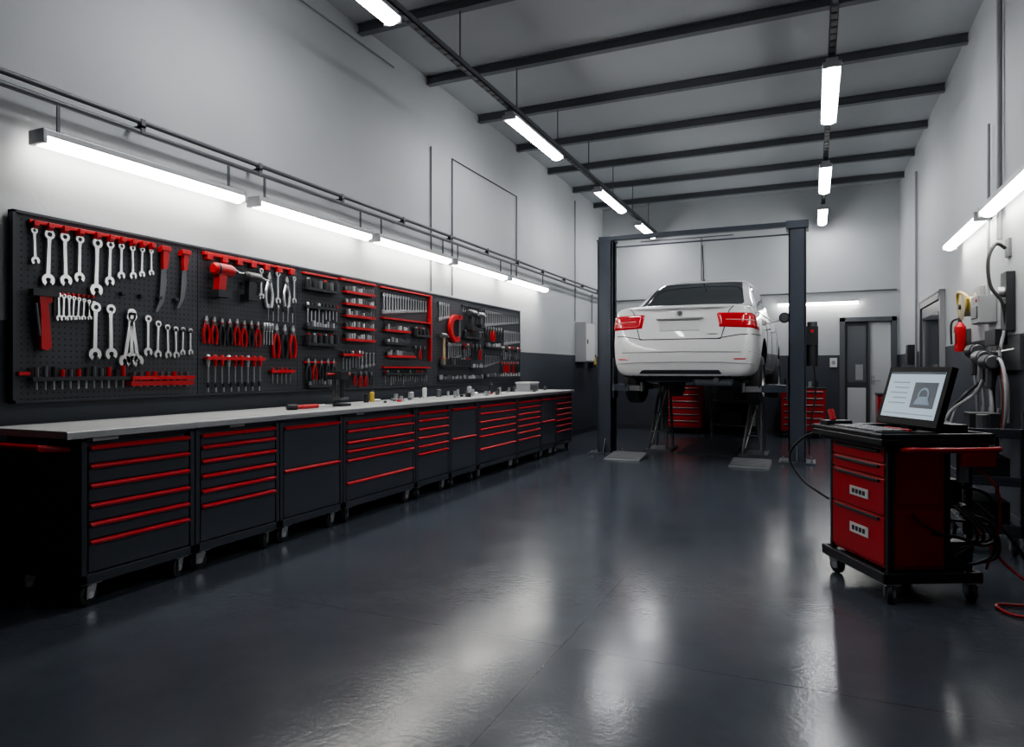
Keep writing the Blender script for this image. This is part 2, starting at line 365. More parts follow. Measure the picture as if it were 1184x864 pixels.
mb.box((FX+.003, 2.31, .838), (FX+.008, 2.45, .855), M_stl); mb.box((FX+.003, 3.2, .84), (FX+.007, 3.32, .855), M_stl); mb.box((FX+.003, 4.5, .838), (FX+.007, 4.6, .853), M_stl)
mb.tube([(-3.9, 2.24, .80), (-3.9, 2.10, .82), (-3.42, 2.10, .82), (-3.42, 2.24, .80)], .016, M_red, smooth=False)
mb.build('badges_and_push_handle', bench)
mb = MB()
for y in (2.33, 2.86, 3.02, 3.55, 3.73, 4.24, 4.42, 5.30, 5.48, 5.95, 6.13, 6.57, 6.75, 7.64, 7.82, 8.46, 8.64, 9.03, 9.2, 9.75):
    caster(mb, FX-.045, y, r=.054, ang=random.uniform(-.6, .6)); caster(mb, -3.88, y)
mb.build('casters', bench, smooth=True)

# ------------------------------------------------------------------ pegboard
X0 = -3.955
peg = empty('pegboard')
mb = MB()
for i, (a, b) in enumerate(((2.29, 3.495), (3.499, 4.51), (4.514, 5.63), (5.634, 6.75), (6.754, 8.0), (8.004, 9.24))):
    mb.box((-3.99, a, 1.02), (X0, b, 2.07), M_peg)
mb.build('panels', peg, .002)
mb = MB()
for z in (1.02, 2.055): mb.box((-3.99, 2.28, z), (X0+.010, 9.25, z+.015), M_dark)
for y in (2.28, 9.235): mb.box((-3.99, y, 1.02), (X0+.010, y+.015, 2.07), M_dark)
mb.build('frame', peg)
def T(y, z, ang=0, s=1.0, x=X0+.012):
    c, q = math.cos(math.radians(ang)), math.sin(math.radians(ang))
    return lambda a, b, t: (x+t*s, y+s*(a*c-b*q), z+s*(a*q+b*c))
def hook(mb, y, z, w=.03):
    mb.box((X0, y-w/2, z-.012), (X0+.035, y+w/2, z+.022), M_redp); mb.box((X0+.025, y-w/2, z+.0), (X0+.045, y+w/2, z+.03), M_redp)
def wrench(mb, y, z, L, ang=0, m=None):
    m = m or M_chr; F = T(y, z, ang, L)
    mb.ring((0, -.07), .042, .09, 0, 360, 0, .05, m, F)
    mb.prism([(-.038, -.145), (.038, -.145), (.030, -.25), (.034, -.82), (-.034, -.82), (-.030, -.25)], .008, .042, m, F)
    mb.ring((0, -.90), .045, .115, -45, 245, 0, .05, m, F)
def pliers(mb, y, z, s, mh=None, ang=0):
    mh = mh or M_redp; F = T(y, z, ang, s)
    for sg in (-1, 1):
        mb.prism([(sg*.01, -.02), (sg*.06, .10), (sg*.018, .24), (0, .24), (0, -.03)], 0, .06, M_stl, F)
        pts = [F(sg*.02, -.02, .03), F(sg*.07, -.15, .03), F(sg*.12, -.35, .03), F(sg*.11, -.55, .03), F(sg*.08, -.70, .03)]
        mb.tube(pts, .045*s, mh, 8)
    mb.cyl(F(0, 0, -.01), F(0, 0, .08), .06*s, M_dst)
def screwdriver(mb, y, z, L, mh=None, ang=0):
    mh = mh or M_redp; F = T(y, z, ang, L); p = Vector(F(0, 0, .09)); d = Vector(F(0, -1, .09))-p
    mb.lathe(p, d, [(0, L*.04), (L*.03, L*.065), (L*.15, L*.07), (L*.30, L*.06), (L*.36, L*.04), (L*.40, L*.05)], mh, 10)
    mb.cyl(p+d.normalized()*L*.38, p+d.normalized()*L, L*.024, M_chr, n=8)
def hammer(mb, y, z, L, ang=0, mh=None):
    F = T(y, z, ang, L)
    mb.cyl(F(0, .0, .08), F(0, -.95, .08), L*.035, mh or M_wood, L*.045, 10)
    mb.cyl(F(-.20, 0, .08), F(.08, 0, .08), L*.075, M_dst, n=12); mb.prism([(.07, .06), (.24, -.02), (.24, -.04), (.07, -.06)], .03, .13, M_dst, F)
def drill(mb, y, z, s, mc, ang=0):
    F = T(y, z, ang, s)
    mb.lathe(F(-.5, 0, .22), Vector(F(1, 0, 0))-Vector(F(0, 0, 0)), [(0, .12*s), (.05*s, .17*s), (.55*s, .17*s), (.66*s, .13*s)], mc, 16)
    mb.cyl(F(.16, 0, .22), F(.34, 0, .22), .10*s, M_bkp, .055*s); mb.cyl(F(.34, 0, .22), F(.56, 0, .22), .018*s, M_chr)
    mb.lathe(F(-.42, 0, .22), Vector(F(1, 0, 0))-Vector(F(0, 0, 0)), [(0, .172*s), (.02*s, .178*s), (.06*s, .178*s), (.08*s, .172*s)], M_bkp, 16)
    mb.prism([(-.38, -.1), (-.12, -.1), (-.16, -.55), (-.40, -.55)], .12, .32, mc, F)
    mb.prism([(-.12, -.17), (-.05, -.17), (-.08, -.30), (-.14, -.30)], .18, .26, M_bkp, F)
    mb.prism([(-.48, -.55), (-.02, -.55), (-.02, -.74), (-.48, -.74)], .04, .40, M_bkp, F)
def saw(mb, y, z, L, ang=0, m=None):
    F = T(y, z, ang, L)
    mb.prism([(-.03, -.28), (.06, -.28), (.09, -.5), (.07, -.8), (-.03, -1.0), (-.06, -.98), (-.01, -.8), (-.02, -.5)], .02, .03, m or M_stl, F)
    mb.prism([(-.05, 0), (.03, .02), (.06, -.1), (.05, -.28), (-.02, -.30), (-.04, -.15)], 0, .07, M_redp, F)
def shelf(mb, y0, y1, z, d=.05, m=None):
    m = m or M_redp
    mb.box((X0, y0, z-.006), (X0+d, y1, z+.006), m); mb.box((X0+d-.004, y0, z-.012), (X0+d+.002, y1, z+.012), m)
def socket_row(mb, y0, y1, z, n, m=None):
    for i in range(n):
        y = y0+(y1-y0)*(i+.5)/n; h = random.uniform(.035, .06); r = min(.015, (y1-y0)/n*.42)
        mb.cyl((X0+.03, y, z+.006), (X0+.03, y, z+.006+h), r, m or random.choice((M_chr, M_dst, M_dst, M_stl)), n=10)
def tshape(mb, y, z, h, m):
    mb.cyl((X0+.03, y, z), (X0+.03, y, z+h*.55), .006, M_chr, n=8); mb.cyl((X0+.03, y, z+h*.5), (X0+.03, y, z+h), .013, m, n=8)

W = MB(); HK = MB(); PL = MB(); SD = MB(); SH = MB(); SK = MB(); HM = MB(); SW = MB()
# panel 1
for y, L in ((2.385, .20), (2.465, .31), (2.55, .30), (2.64, .27), (2.745, .34), (2.83, .27), (2.905, .22), (2.98, .21), (3.05, .19), (3.115, .17)):
    hook(HK, y, 1.995); wrench(W, y, 1.985, L, random.uniform(-2, 2))
HK.box((X0, 2.36, 2.01), (X0+.02, 3.14, 2.03), M_redp)
for y, L in ((3.21, .42), (3.37, .38)): hook(HK, y, 1.99, .07); saw(SW, y, 1.99, L, -6, M_dst)
for k in range(8): wrench(W, 2.52+k*.030, 1.64-k*.004, .16-.007*k, random.uniform(-4, 4)); HK.box((X0, 2.515+k*.030-.008, 1.63), (X0+.02, 2.515+k*.030+.008, 1.645), M_redp)
for y, L, z in ((2.735, .34, 1.60), (2.83, .33, 1.595), (3.09, .26, 1.55), (3.165, .24, 1.52), (3.235, .22, 1.50), (3.30, .21, 1.49), (3.36, .19, 1.49), (3.42, .18, 1.485)):
    wrench(W, y, z, L, random.uniform(-3, 3)); HK.box((X0, y-.012, z-.03), (X0+.025, y+.012, z-.01), M_bkp)
for a in (-9, 0, 8): wrench(W, 2.97, 1.58-.01*abs(a)/4, .34, a)
for k in range(4): HK.box((X0, 2.9+k*.13, 1.665), (X0+.03, 2.93+k*.13, 1.685), M_bkp)
F = T(2.43, 1.63, 0, 1.0)
HM.prism([(-.035, 0), (.035, 0), (.035, -.05), (.012, -.06), (.03, -.30), (.01, -.32), (-.025, -.31), (-.03, -.08), (-.035, -.05)], 0, .04, M_redp, F)
HM.prism([(-.075, .015), (.065, .025), (.065, -.02), (-.075, -.02)], .01, .05, M_bkp, F); HM.cyl(F(.045, .0, .03), F(.045, -.13, .03), .010, M_bkp)
HM.cyl(F(-.05, -.06, .03), F(-.03, -.24, .03), .009, M_dst)
shelf(SH, 2.36, 2.95, 1.15, .05, M_bkp); shelf(SH, 2.95, 3.42, 1.15, .06)
SH.box((X0, 2.95, 1.10), (X0+.05, 3.42, 1.13), M_redp)
for k in range(12): tshape(SK, 2.39+k*.047, 1.09, .11+random.uniform(0, .03), random.choice((M_bkp, M_bkp, M_dst, M_redp)))
for k in range(9): tshape(SK, 2.98+k*.05, 1.09, .10, random.choice((M_redp, M_redp, M_dst)))
HK.box((X0, 2.3, 1.17), (X0+.03, 2.36, 1.19), M_redp)
# panel 2
HK.box((X0, 3.53, 2.015), (X0+.03, 4.0, 2.04), M_redp); HK.box((X0, 4.0, 2.02), (X0+.02, 4.46, 2.038), M_redp)
for k in range(7): HK.box((X0, 3.55+k*.14, 1.985), (X0+.035, 3.60+k*.14, 2.03), M_redp)
e = empty('cordless_drill'); m1 = MB(); drill(m1, 3.70, 1.92, .27, M_redp); m1.build('drill_body', e, smooth=True)
e = empty('cordless_drill'); m1 = MB(); drill(m1, 3.98, 1.90, .24, M_bkp); m1.build('drill_body', e, smooth=True)
for y, s in ((4.16, .33), (4.36, .29)): pliers(PL, y, 1.90, s*.9, M_chr)
wrench(W, 4.26, 1.99, .26); wrench(W, 4.45, 1.97, .22); wrench(W, 4.08, 1.99, .24)
for k in range(8): pliers(PL, 3.555+k*.07, 1.53+random.uniform(-.006, .006), .21, M_redp if k not in (2, 3, 6) else M_bkp); HK.box((X0, 3.545+k*.07, 1.535), (X0+.025, 3.565+k*.07, 1.55), M_redp)
for k in range(3): pliers(PL, 4.24+k*.095, 1.50, .29, M_redp if k != 1 else M_bkp)
for k in range(4): screwdriver(SD, 4.10+k*.03, 1.57, .17, M_chr)
shelf(SH, 3.54, 4.10, 1.285, .045)
for k in range(9): screwdriver(SD, 3.56+k*.062, 1.31, .21, M_redp if k % 3 else M_chr)
for k in range(5): screwdriver(SD, 4.20+k*.05, 1.22, .13, random.choice((M_redp, M_bkp)))
shelf(SH, 4.17, 4.44, 1.19, .04)
for k in range(6): screwdriver(SD, 4.15+k*.055, 1.72, .13, M_bkp if k % 2 else M_stl)
for k in range(8): tshape(SK, 3.56+k*.07, 1.04, .07, M_bkp)
# racks
def R(y0, y1, z, kind, col=None, sc_=1.0):
    w = y1-y0
    if kind == 'sock': shelf(SH, y0, y1, z, .05, col); socket_row(SK, y0+.01, y1-.01, z, max(3, int(w/.038)))
    if kind == 'plier':
        n = max(2, int(w/.075)); SH.box((X0, y0, z-.01), (X0+.02, y1, z+.006), col or M_redp)
        for k in range(n): pliers(PL, y0+(k+.5)*w/n, z-.02, random.uniform(.18, .23)*sc_, random.choice((M_redp, M_bkp, M_bkp)))
    if kind == 'drv':
        n = max(3, int(w/.045)); shelf(SH, y0, y1, z-.03, .05, col)
        for k in range(n): screwdriver(SD, y0+(k+.5)*w/n, z+.01, random.uniform(.13, .19)*sc_, random.choice((M_redp, M_bkp, M_bkp, M_chr)))
    if kind == 'wr':
        n = max(3, int(w/.050)); SH.box((X0, y0, z-.01), (X0+.02, y1, z+.006), col or M_redp)
        for k in range(n): wrench(W, y0+(k+.5)*w/n, z, (.24-.012*k if n < 10 else .21-.005*k)*sc_, random.uniform(-2, 2))
    if kind == 'spray':
        n = max(2, int(w/.065)); shelf(SH, y0, y1, z, .07, col)
        for k in range(n):
            y = y0+(k+.5)*w/n; SK.cyl((X0+.04, y, z), (X0+.04, y, z+.08), .026, random.choice((M_bkp, M_dst, M_bkp)), n=12); SK.cyl((X0+.04, y, z+.08), (X0+.04, y, z+.095), .014, random.choice((M_redp, M_bkp, M_stl)), n=10)
R(4.56, 5.0, 1.89, 'spray', M_bkp); R(4.58, 5.02, 1.77, 'drv', M_bkp); R(4.58, 5.0, 1.56, 'sock', M_bkp); R(4.56, 5.0, 1.42, 'spray', M_bkp); R(4.58, 5.0, 1.27, 'plier'); R(4.6, 5.0, 1.06, 'sock', M_bkp)
HK.box((X0, 4.56, 2.015), (X0+.03, 5.0, 2.03), M_redp); HK.box((X0, 5.05, 2.02), (X0+.03, 5.6, 2.04), M_redp)
for z in (1.92, 1.81, 1.70, 1.59, 1.48): R(5.10, 5.56, z, 'sock')
R(5.06, 5.35, 1.37, 'drv'); R(5.36, 5.6, 1.38, 'wr', M_bkp, .7); R(5.06, 5.58, 1.17, 'plier', M_bkp, .7)
HK.box((X0, 5.68, 2.02), (X0+.03, 6.66, 2.035), M_redp)
R(5.72, 6.58, 1.97, 'wr', M_bkp); SH.box((X0, 5.7, 1.715), (X0+.04, 6.66, 1.73), M_redp); SH.box((X0, 6.625, 1.3), (X0+.04, 6.65, 2.03), M_redp)
R(5.74, 6.2, 1.60, 'sock'); R(5.74, 6.2, 1.47, 'sock', M_bkp); R(5.78, 6.3, 1.34, 'sock'); SH.box((X0, 5.72, 1.22), (X0+.04, 6.62, 1.235), M_redp); R(5.74, 6.58, 1.19, 'drv', M_bkp, .85)
R(6.28, 6.58, 1.57, 'spray', M_bkp); R(6.3, 6.58, 1.45, 'plier', M_bkp, .7)
hammer(HM, 6.92, 1.60, .38, 0)
F = T(7.22, 1.86, 0, .46)
HM.ring((0, -.35), .24, .36, 60, 300, .0, .1, M_redp, F); HM.cyl(F(.18, -.65, .05), F(.18, -.05, .05), .045*.42, M_dst); HM.prism([(.1, .0), (.28, .0), (.28, -.1), (.1, -.1)], 0, .1, M_redp, F)
drill(HM, 7.62, 1.90, .28, M_bkp); drill(HM, 7.88, 1.90, .22, M_dst)
R(6.84, 7.1, 1.98, 'wr', M_bkp, .9); R(7.42, 7.97, 2.0, 'wr', M_bkp, .4)
R(7.42, 7.95, 1.60, 'spray', M_bkp); R(7.05, 7.4, 1.52, 'wr', M_bkp); R(7.42, 7.64, 1.52, 'drv', M_bkp); R(6.85, 7.6, 1.25, 'spray', M_bkp); R(7.66, 7.95, 1.50, 'plier', M_bkp); R(7.62, 7.97, 1.22, 'sock', M_bkp); R(6.82, 7.97, 1.08, 'sock', M_bkp)
R(8.04, 9.18, 1.98, 'wr', M_bkp); R(8.04, 8.6, 1.75, 'plier', M_bkp); R(8.64, 9.2, 1.75, 'wr', M_bkp); R(8.04, 8.5, 1.50, 'sock', M_bkp); R(8.55, 9.18, 1.52, 'drv', M_bkp); R(8.04, 8.5, 1.40, 'wr', M_bkp, .7); R(8.55, 9.18, 1.30, 'plier', None, .8); R(8.04, 9.18, 1.10, 'sock', M_bkp)
W.build('wrench_set', smooth=True); HK.build('tool_hooks', bevel=.002); PL.build('pliers_set', smooth=True); SD.build('screwdriver_set', smooth=True)
SH.build('tool_rack_shelves'); SK.build('socket_set', smooth=True); HM.build('hammers_and_clamps', smooth=True); SW.build('hand_saw_set')

# ------------------------------------------------------------------ bench-top items
ZT = .901
mb = MB()
mb.box((-3.70, 4.55, ZT), (-3.54, 4.69, ZT+.02), M_bkp); mb.cyl((-3.66, 4.62, ZT+.02), (-3.66, 4.62, ZT+.26), .018, M_dst)
mb.box((-3.69, 4.57, ZT+.22), (-3.55, 4.67, ZT+.29), M_bkp); mb.cyl((-3.58, 4.62, ZT+.07), (-3.58, 4.62, ZT+.23), .02, M_bkp); mb.cyl((-3.62, 4.48, ZT+.265), (-3.62, 4.78, ZT+.265), .009, M_redp); mb.box((-3.64, 4.57, ZT+.05), (-3.55, 4.67, ZT+.07), M_dst)
mb.build('bench_press', bevel=.003)
mb = MB(); mb.tube([(-3.55, 4.02, ZT+.02), (-3.53, 4.10, ZT+.02), (-3.50, 4.22, ZT+.022)], .016, M_redp); mb.cyl((-3.50, 4.22, ZT+.022), (-3.46, 4.34, ZT+.022), .008, M_chr); mb.cyl((-3.57, 3.96, ZT+.022), (-3.54, 4.03, ZT+.022), .022, M_bkp)
mb.build('ratchet_driver', smooth=True)
def can(y, x, h, r, m, cap=M_bkp, name='spray_can'):
    mb = MB(); mb.lathe((x, y, ZT), (0, 0, 1), [(0, r*.95), (.004, r), (h*.78, r), (h*.86, r*.55)], m, 16); mb.lathe((x, y, ZT+h*.86), (0, 0, 1), [(0, r*.5), (h*.12, r*.45), (h*.14, r*.3)], cap, 12); mb.build(name, smooth=True)
CANS = ((5.35, -3.8, .11, .022, M_yel), (5.95, -3.75, .09, .03, M_stl), (6.3, -3.8, .13, .024, M_wht), (6.6, -3.8, .10, .03, M_dst), (7.3, -3.78, .12, .03, M_gry), (7.9, -3.78, .14, .03, M_bkp))
for q in CANS: can(*q)
mb = MB()
for k in range(80):
    y = random.uniform(5.1, 9.6); x = random.uniform(-3.86, -3.45)
    if min(abs(y-q) for q in (5.35, 5.95, 6.3, 6.6, 7.3, 7.9)) < .09 or 8.65 < y < 9.3: continue
    if random.random() < .65: mb.cyl((x, y, ZT), (x, y, ZT+random.uniform(.02, .08)), random.uniform(.012, .025), random.choice((M_stl, M_dst, M_chr, M_bkp, M_stl)), n=12)
    else: mb.cyl((x, y, ZT+.012), (x+random.uniform(-.08, .08), y+random.uniform(-.06, .06), ZT+.012), .011, random.choice((M_chr, M_dst, M_redp)), n=8)
mb.build('loose_sockets_and_bits', smooth=True)
mb = MB(); mb.box((-3.82, 8.8, ZT), (-3.62, 9.15, ZT+.11), M_gry); mb.box((-3.83, 8.79, ZT+.11), (-3.61, 9.16, ZT+.13), M_wht); mb.box((-3.62, 8.85, ZT+.02), (-3.612, 9.1, ZT+.09), M_dst); mb.build('parts_bin', bevel=.004)
mb = MB(); mb.box((-3.999, 11.95, 1.35), (-3.80, 12.5, 2.08), M_gry); mb.box((-3.80, 11.97, 1.37), (-3.785, 12.48, 2.06), M_wht); mb.box((-3.785, 12.0, 1.68), (-3.77, 12.03, 1.76), M_bkp); mb.build('electrical_cabinet', bevel=.005)
mb = MB(); mb.box((-3.999, 12.75, 1.25), (-3.9, 12.95, 1.5), M_bkp); mb.box((-3.9, 12.78, 1.3), (-3.89, 12.92, 1.45), M_yel); mb.cyl((-3.96, 12.85, 1.5), (-3.96, 12.85, 2.68), .01, M_pipe); mb.build('switch_box', bevel=.004)

# ------------------------------------------------------------------ two-post lift
PX = (-2.73, -.19); PY = 9.62
lift = empty('two_post_lift')
for i, px in enumerate(PX):
    sg = 1 if i == 0 else -1
    mb = MB()
    mb.box((px-.11 if sg > 0 else px+.09, PY-.13, 0), (px-.09 if sg > 0 else px+.11, PY+.13, 3.05), M_post)
    for yy in (-.13, .115): mb.box((px-.10, PY+yy, 0), (px+.10, PY+yy+.015, 3.05), M_post)
    for yy in (-.13, .075):
        x0, x1 = (px+.085, px+.10) if sg > 0 else (px-.10, px-.085); mb.box((x0, PY+yy, 0), (x1, PY+yy+.055, 3.05), M_post)
    mb.box((px-.22, PY-.24, 0), (px+.22, PY+.24, .02), M_post)
    for sx in (-.17, .17):
        for sy in (-.19, .19): mb.cyl((px+sx, PY+sy, .02), (px+sx, PY+sy, .05), .015, M_stl, n=6)
    for k in (-1, 1): mb.prism([(0, .02), (.09*k, .02), (0, .22)], -.006, .006, M_post, lambda a, b, t, k=k: (px+t, PY+k*.13+a, b))
    mb.box((px-.12, PY-.14, 3.05), (px+.12, PY+.14, 3.07), M_post)
    mb.cyl((px, PY, .1), (px, PY, 2.9), .03, M_dst, n=12)
    mb.build('post_%d' % (i+1), lift)
    mb = MB()
    if sg > 0: mb.box((px-.085, PY-.115, .80), (px+.125, PY+.115, 1.38), M_post)
    else: mb.box((px-.125, PY-.115, .80), (px+.085, PY+.115, 1.38), M_post)
    mb.box((px+.08 if sg > 0 else px-.2, PY-.13, .91), (px+.2 if sg > 0 else px-.08, PY+.13, 1.0), M_post)
    for k, tx, ty in ((0, px+sg*.62, PY+1.35), (1, px+sg*.62, PY-.5)):
        s0 = Vector((px+sg*.16, PY+(.08 if k == 0 else -.08), .955)); s1 = Vector((tx, ty, .955)); d = (s1-s0).normalized(); nrm = Vector((-d.y, d.x, 0))
        for h, w, a, b in ((.045, .05, 0, .6), (.035, .038, .55, 1.0)):
            p0 = s0.lerp(s1, a); p1 = s0.lerp(s1, b); vs = []
            for p in (p0, p1):
                for u, v in ((-1, -1), (1, -1), (1, 1), (-1, 1)): vs.append(p+nrm*w*u+Vector((0, 0, h*v)))
            mb.add(vs, [(0, 1, 2, 3), (7, 6, 5, 4), (0, 4, 5, 1), (1, 5, 6, 2), (2, 6, 7, 3), (3, 7, 4, 0)], M_post if a == 0 else M_stl)
        mb.cyl(s1-Vector((0, 0, .04)), s1+Vector((0, 0, .09)), .022, M_stl); mb.cyl(s1+Vector((0, 0, .08)), s1+Vector((0, 0, .115)), .055, M_blk, n=16)
    mb.build('carriage_arms_%d' % (i+1), lift)
mb = MB(); mb.box((PX[0]-.12, PY-.05, 3.07), (PX[1]+.14, PY+.05, 3.13), M_post); mb.box((PX[0]+.02, PY+.09, 2.98), (PX[1]-.02, PY+.11, 3.0), M_post); mb.box((PX[1]-.13, PY-.16, 3.02), (PX[1]+.14, PY+.16, 3.12), M_post); mb.build('crossbeam', lift, .004)
mb = MB(); mb.box((PX[1]+.11, PY-.08, 1.52), (PX[1]+.25, PY+.10, 1.76), M_bkp); mb.cyl((PX[1]+.18, PY, 1.25), (PX[1]+.18, PY, 1.52), .07, M_bkp, n=16); mb.cyl((PX[1]+.18, PY, 1.76), (PX[1]+.18, PY, 1.82), .06, M_dst, n=16); mb.cyl((PX[1]+.18, PY-.09, 1.7), (PX[1]+.18, PY-.08, 1.7), .02, M_redp)
mb.tube([(PX[1]+.2, PY, 1.27), (PX[1]+.22, PY, .9), (PX[1]+.16, PY, .5), (PX[1]+.14, PY, .1)], .01, M_blk); mb.build('power_unit', lift, smooth=True)
for x, y in ((-2.33, 9.14), (-.72, 9.06)):
    mb = MB(); F = lambda a, b, t: (x+t, y+a, b)
    mb.prism([(-.26, .003), (.26, .003), (.26, .055), (-.24, .018)], -.24, .24, M_plate, F)
    for k in range(6): mb.box((x-.22, y-.19+k*.075, .03+k*.0055), (x+.22, y-.175+k*.075, .036+k*.0058), M_stl)
    mb.build('ramp_plate')
def stand(x, y):
    mb = MB()
    mb.box((x-.07, y-.16, .97), (x+.07, y+.16, 1.01), M_dst); mb.box((x-.05, y-.13, 1.01), (x+.05, y+.13, 1.04), M_blk)
    for sx in (-1, 1):
        for sy in (-1, 1): mb.tube([(x+sx*.05, y+sy*.12, .98), (x+sx*.13-.06, y+sy*.26, .01)], .022, M_dst, 6, False)
    for z, w in ((.28, .8), (.55, .5)):
        for sy in (-1, 1): mb.tube([(x-.13*w-.07*w, y+sy*(.12+.14*w), z), (x+.10*w, y+sy*(.12+.14*w), z)], .013, M_dst, 6, False)
    mb.tube([(x-.15, y-.25, .1), (x+.05, y-.15, .9)], .012, M_stl, 6, False); mb.tube([(x+.06, y-.25, .1), (x-.05, y-.15, .9)], .012, M_dst, 6, False)
    mb.box((x-.24, y-.3, 0), (x+.14, y+.3, .02), M_dst)
    mb.cyl((x, y, .3), (x, y, .97), .035, M_dst)
    mb.build('under_hoist_stand')
stand(-2.06, 10.45); stand(-.72, 10.35)
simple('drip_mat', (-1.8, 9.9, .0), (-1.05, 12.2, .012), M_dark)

# ------------------------------------------------------------------ car
car = empty('car', (-1.525, 8.60, .965), math.radians(-1.8))
ST = [(.02, .80, .17, .91, .77, .68, 1.02), (.09, .87, .13, .935, .82, .74, 1.06), (.30, .90, .11, .95, .835, .77, 1.065), (.62, .91, .11, .96, .835, .77, 1.07),
      (.78, .915, .11, .965, .835, .76, 1.11), (1.08, .915, .11, .965, .825, .715, 1.31), (1.46, .915, .11, .965, .815, .675, 1.52), (2.05, .915, .11, .965, .81, .66, 1.605),
      (2.6, .915, .11, .96, .81, .66, 1.57), (3.0, .91, .11, .96, .81, .68, 1.38), (3.42, .90, .12, .95, .80, .71, 1.08), (3.9, .885, .14, .88, .76, .65, .96), (4.3, .85, .16, .77, .70, .58, .82), (4.5, .74, .24, .66, .60, .5, .70)]
OFF0 = [.02, .02, -.01, -.05, -.01, .035, .05, .055, .05, .03, .02]
rings = []; V = []; Fc = []
for k, (y, hw, zb, zs, wg, wr, zt) in enumerate(ST):
    z6 = zs+.03 if zt > zs+.16 else zs+(zt-zs)*.45
    z8 = zt-.05 if zt > zs+.16 else zs+(zt-zs)*.85
    pts = [(0, zb), (.8*hw, zb), (.955*hw, zb+.06), (hw, .42), (hw*1.0, .68), (hw*.968, zs), (wg, z6), ((wg+wr)/2+.015, (z6+z8)/2), (wr, z8), (wr*.66, zt-.004), (0, zt)]
    r = []
    for j, (x, z) in enumerate(pts):
        yy = y + (OFF0[j] if k == 0 else 0)
        if k == len(ST)-1: yy += (-.0, 0, .0, .03, .03, 0, -.05, -.08, -.1, -.1, -.1)[j]
        r.append(len(V)); V.append((x, yy, z))
    l = [r[0]]
    for j in range(1, 10): l.append(len(V)); x, yy, z = V[r[j]]; V.append((-x, yy, z))
    l.append(r[10]); rings.append((r, l))
for k in range(len(ST)-1):
    for side in (0, 1):
        A = rings[k][side]; B = rings[k+1][side]
        for j in range(10): Fc.append((A[j], A[j+1], B[j+1], B[j]))
for k in (0, len(ST)-1):
    r, l = rings[k]
    for j in range(10):
        q = [r[j], r[j+1], l[j+1], l[j]]; q2 = []
        for a in q:
            if a not in q2: q2.append(a)
        Fc.append(tuple(q2))
me = bpy.data.meshes.new('shell'); me.from_pydata(V, [], Fc); bm = bmesh.new(); bm.from_mesh(me); bmesh.ops.recalc_face_normals(bm, faces=bm.faces)
bm.to_mesh(me); bm.free()
tmp = bpy.data.objects.new('tmp', me); sc.collection.objects.link(tmp)
ss = tmp.modifiers.new('s', 'SUBSURF'); ss.levels = 3; ss.render_levels = 3
WY = (.97, 3.62); AZ = .28; WZ = .10
cut = MB()
for wy in WY:
    for sg in (-1, 1): cut.cyl((sg*.60, wy, AZ), (sg*1.1, wy, AZ), .375, M_under, n=48)
cu = cut.build('cut')
bo = tmp.modifiers.new('b', 'BOOLEAN'); bo.object = cu; bo.operation = 'DIFFERENCE'; bo.solver = 'EXACT'
dg = bpy.context.evaluated_depsgraph_get(); bme = bpy.data.meshes.new_from_object(tmp.evaluated_get(dg))
bpy.data.objects.remove(tmp); bpy.data.objects.remove(cu)
bme.materials.clear(); bme.materials.append(M_car); bme.materials.append(M_under)
for p in bme.polygons:
    c = p.center; p.material_index = 0; p.use_smooth = True
    if c.z < .16 and p.normal.z < -.75: p.material_index = 1
    for wy in WY:
        rr = math.hypot(c.y-wy, c.z-AZ)
        if rr < .378 and abs(c.x) < .93 and (abs(c.x) < .62 or abs(p.normal.x) < .35): p.material_index = 1
try: bme.set_sharp_from_angle(angle=math.radians(45))
except Exception: pass
body = bpy.data.objects.new('body', bme); sc.collection.objects.link(body); body.parent = car
bvh = BVHTree.FromPolygons([v.co.copy() for v in bme.vertices], [tuple(p.vertices) for p in bme.polygons])
def ray(o, d):
    h = bvh.ray_cast(Vector(o), Vector(d).normalized()); return (h[0], h[1]) if h[0] is not None else (None, None)
def r_rear(x, z): return ray((x, -2, z), (0, 1, 0))
def r_side(sg): return lambda y, z: ray((sg*3, y, z), (-sg, 0, 0))
def r_polar(ph, z):
    a = math.radians(ph); return ray((3*math.sin(a), .9-3*math.cos(a), z), (-math.sin(a), math.cos(a), 0))
def patch(name, q, rf, off, m, n=18, mm=10):
    P = MB(); (a, b, c, d) = q; vs = []
    for j in range(mm+1):
        for i in range(n+1):
            u, v = i/n, j/mm
            s = (a[0]*(1-u)+b[0]*u)*(1-v)+(d[0]*(1-u)+c[0]*u)*v; t = (a[1]*(1-u)+b[1]*u)*(1-v)+(d[1]*(1-u)+c[1]*u)*v
            h, nn = rf(s, t)
            if h is None: return None
            edge = (i in (0, n) or j in (0, mm))
            vs.append(h+nn*(off if not edge else -.004))
    fs = [(j*(n+1)+i, j*(n+1)+i+1, (j+1)*(n+1)+i+1, (j+1)*(n+1)+i) for j in range(mm) for i in range(n)]
    P.add(vs, fs, m); o = P.build(name, car, smooth=False)
    o.data.polygons.foreach_set('use_smooth', [True]*len(fs)); return o
def line(name, pts, rf, r=.004, m=M_seam, sub=10):
    P = MB(); L = []
    for k in range(len(pts)-1):
        for i in range(sub+1):
            t = i/sub; h, nn = rf(pts[k][0]*(1-t)+pts[k+1][0]*t, pts[k][1]*(1-t)+pts[k+1][1]*t)
            if h is not None and (not L or (h-L[-1]).length > 1e-4): L.append(h)
    if len(L) > 2: P.tube(L, r, m, 6, False); P.build(name, car)
patch('rear_window', [(-.715, 1.09), (.715, 1.09), (.60, 1.50), (-.60, 1.50)], r_rear, .005, M_glass, 24, 12)
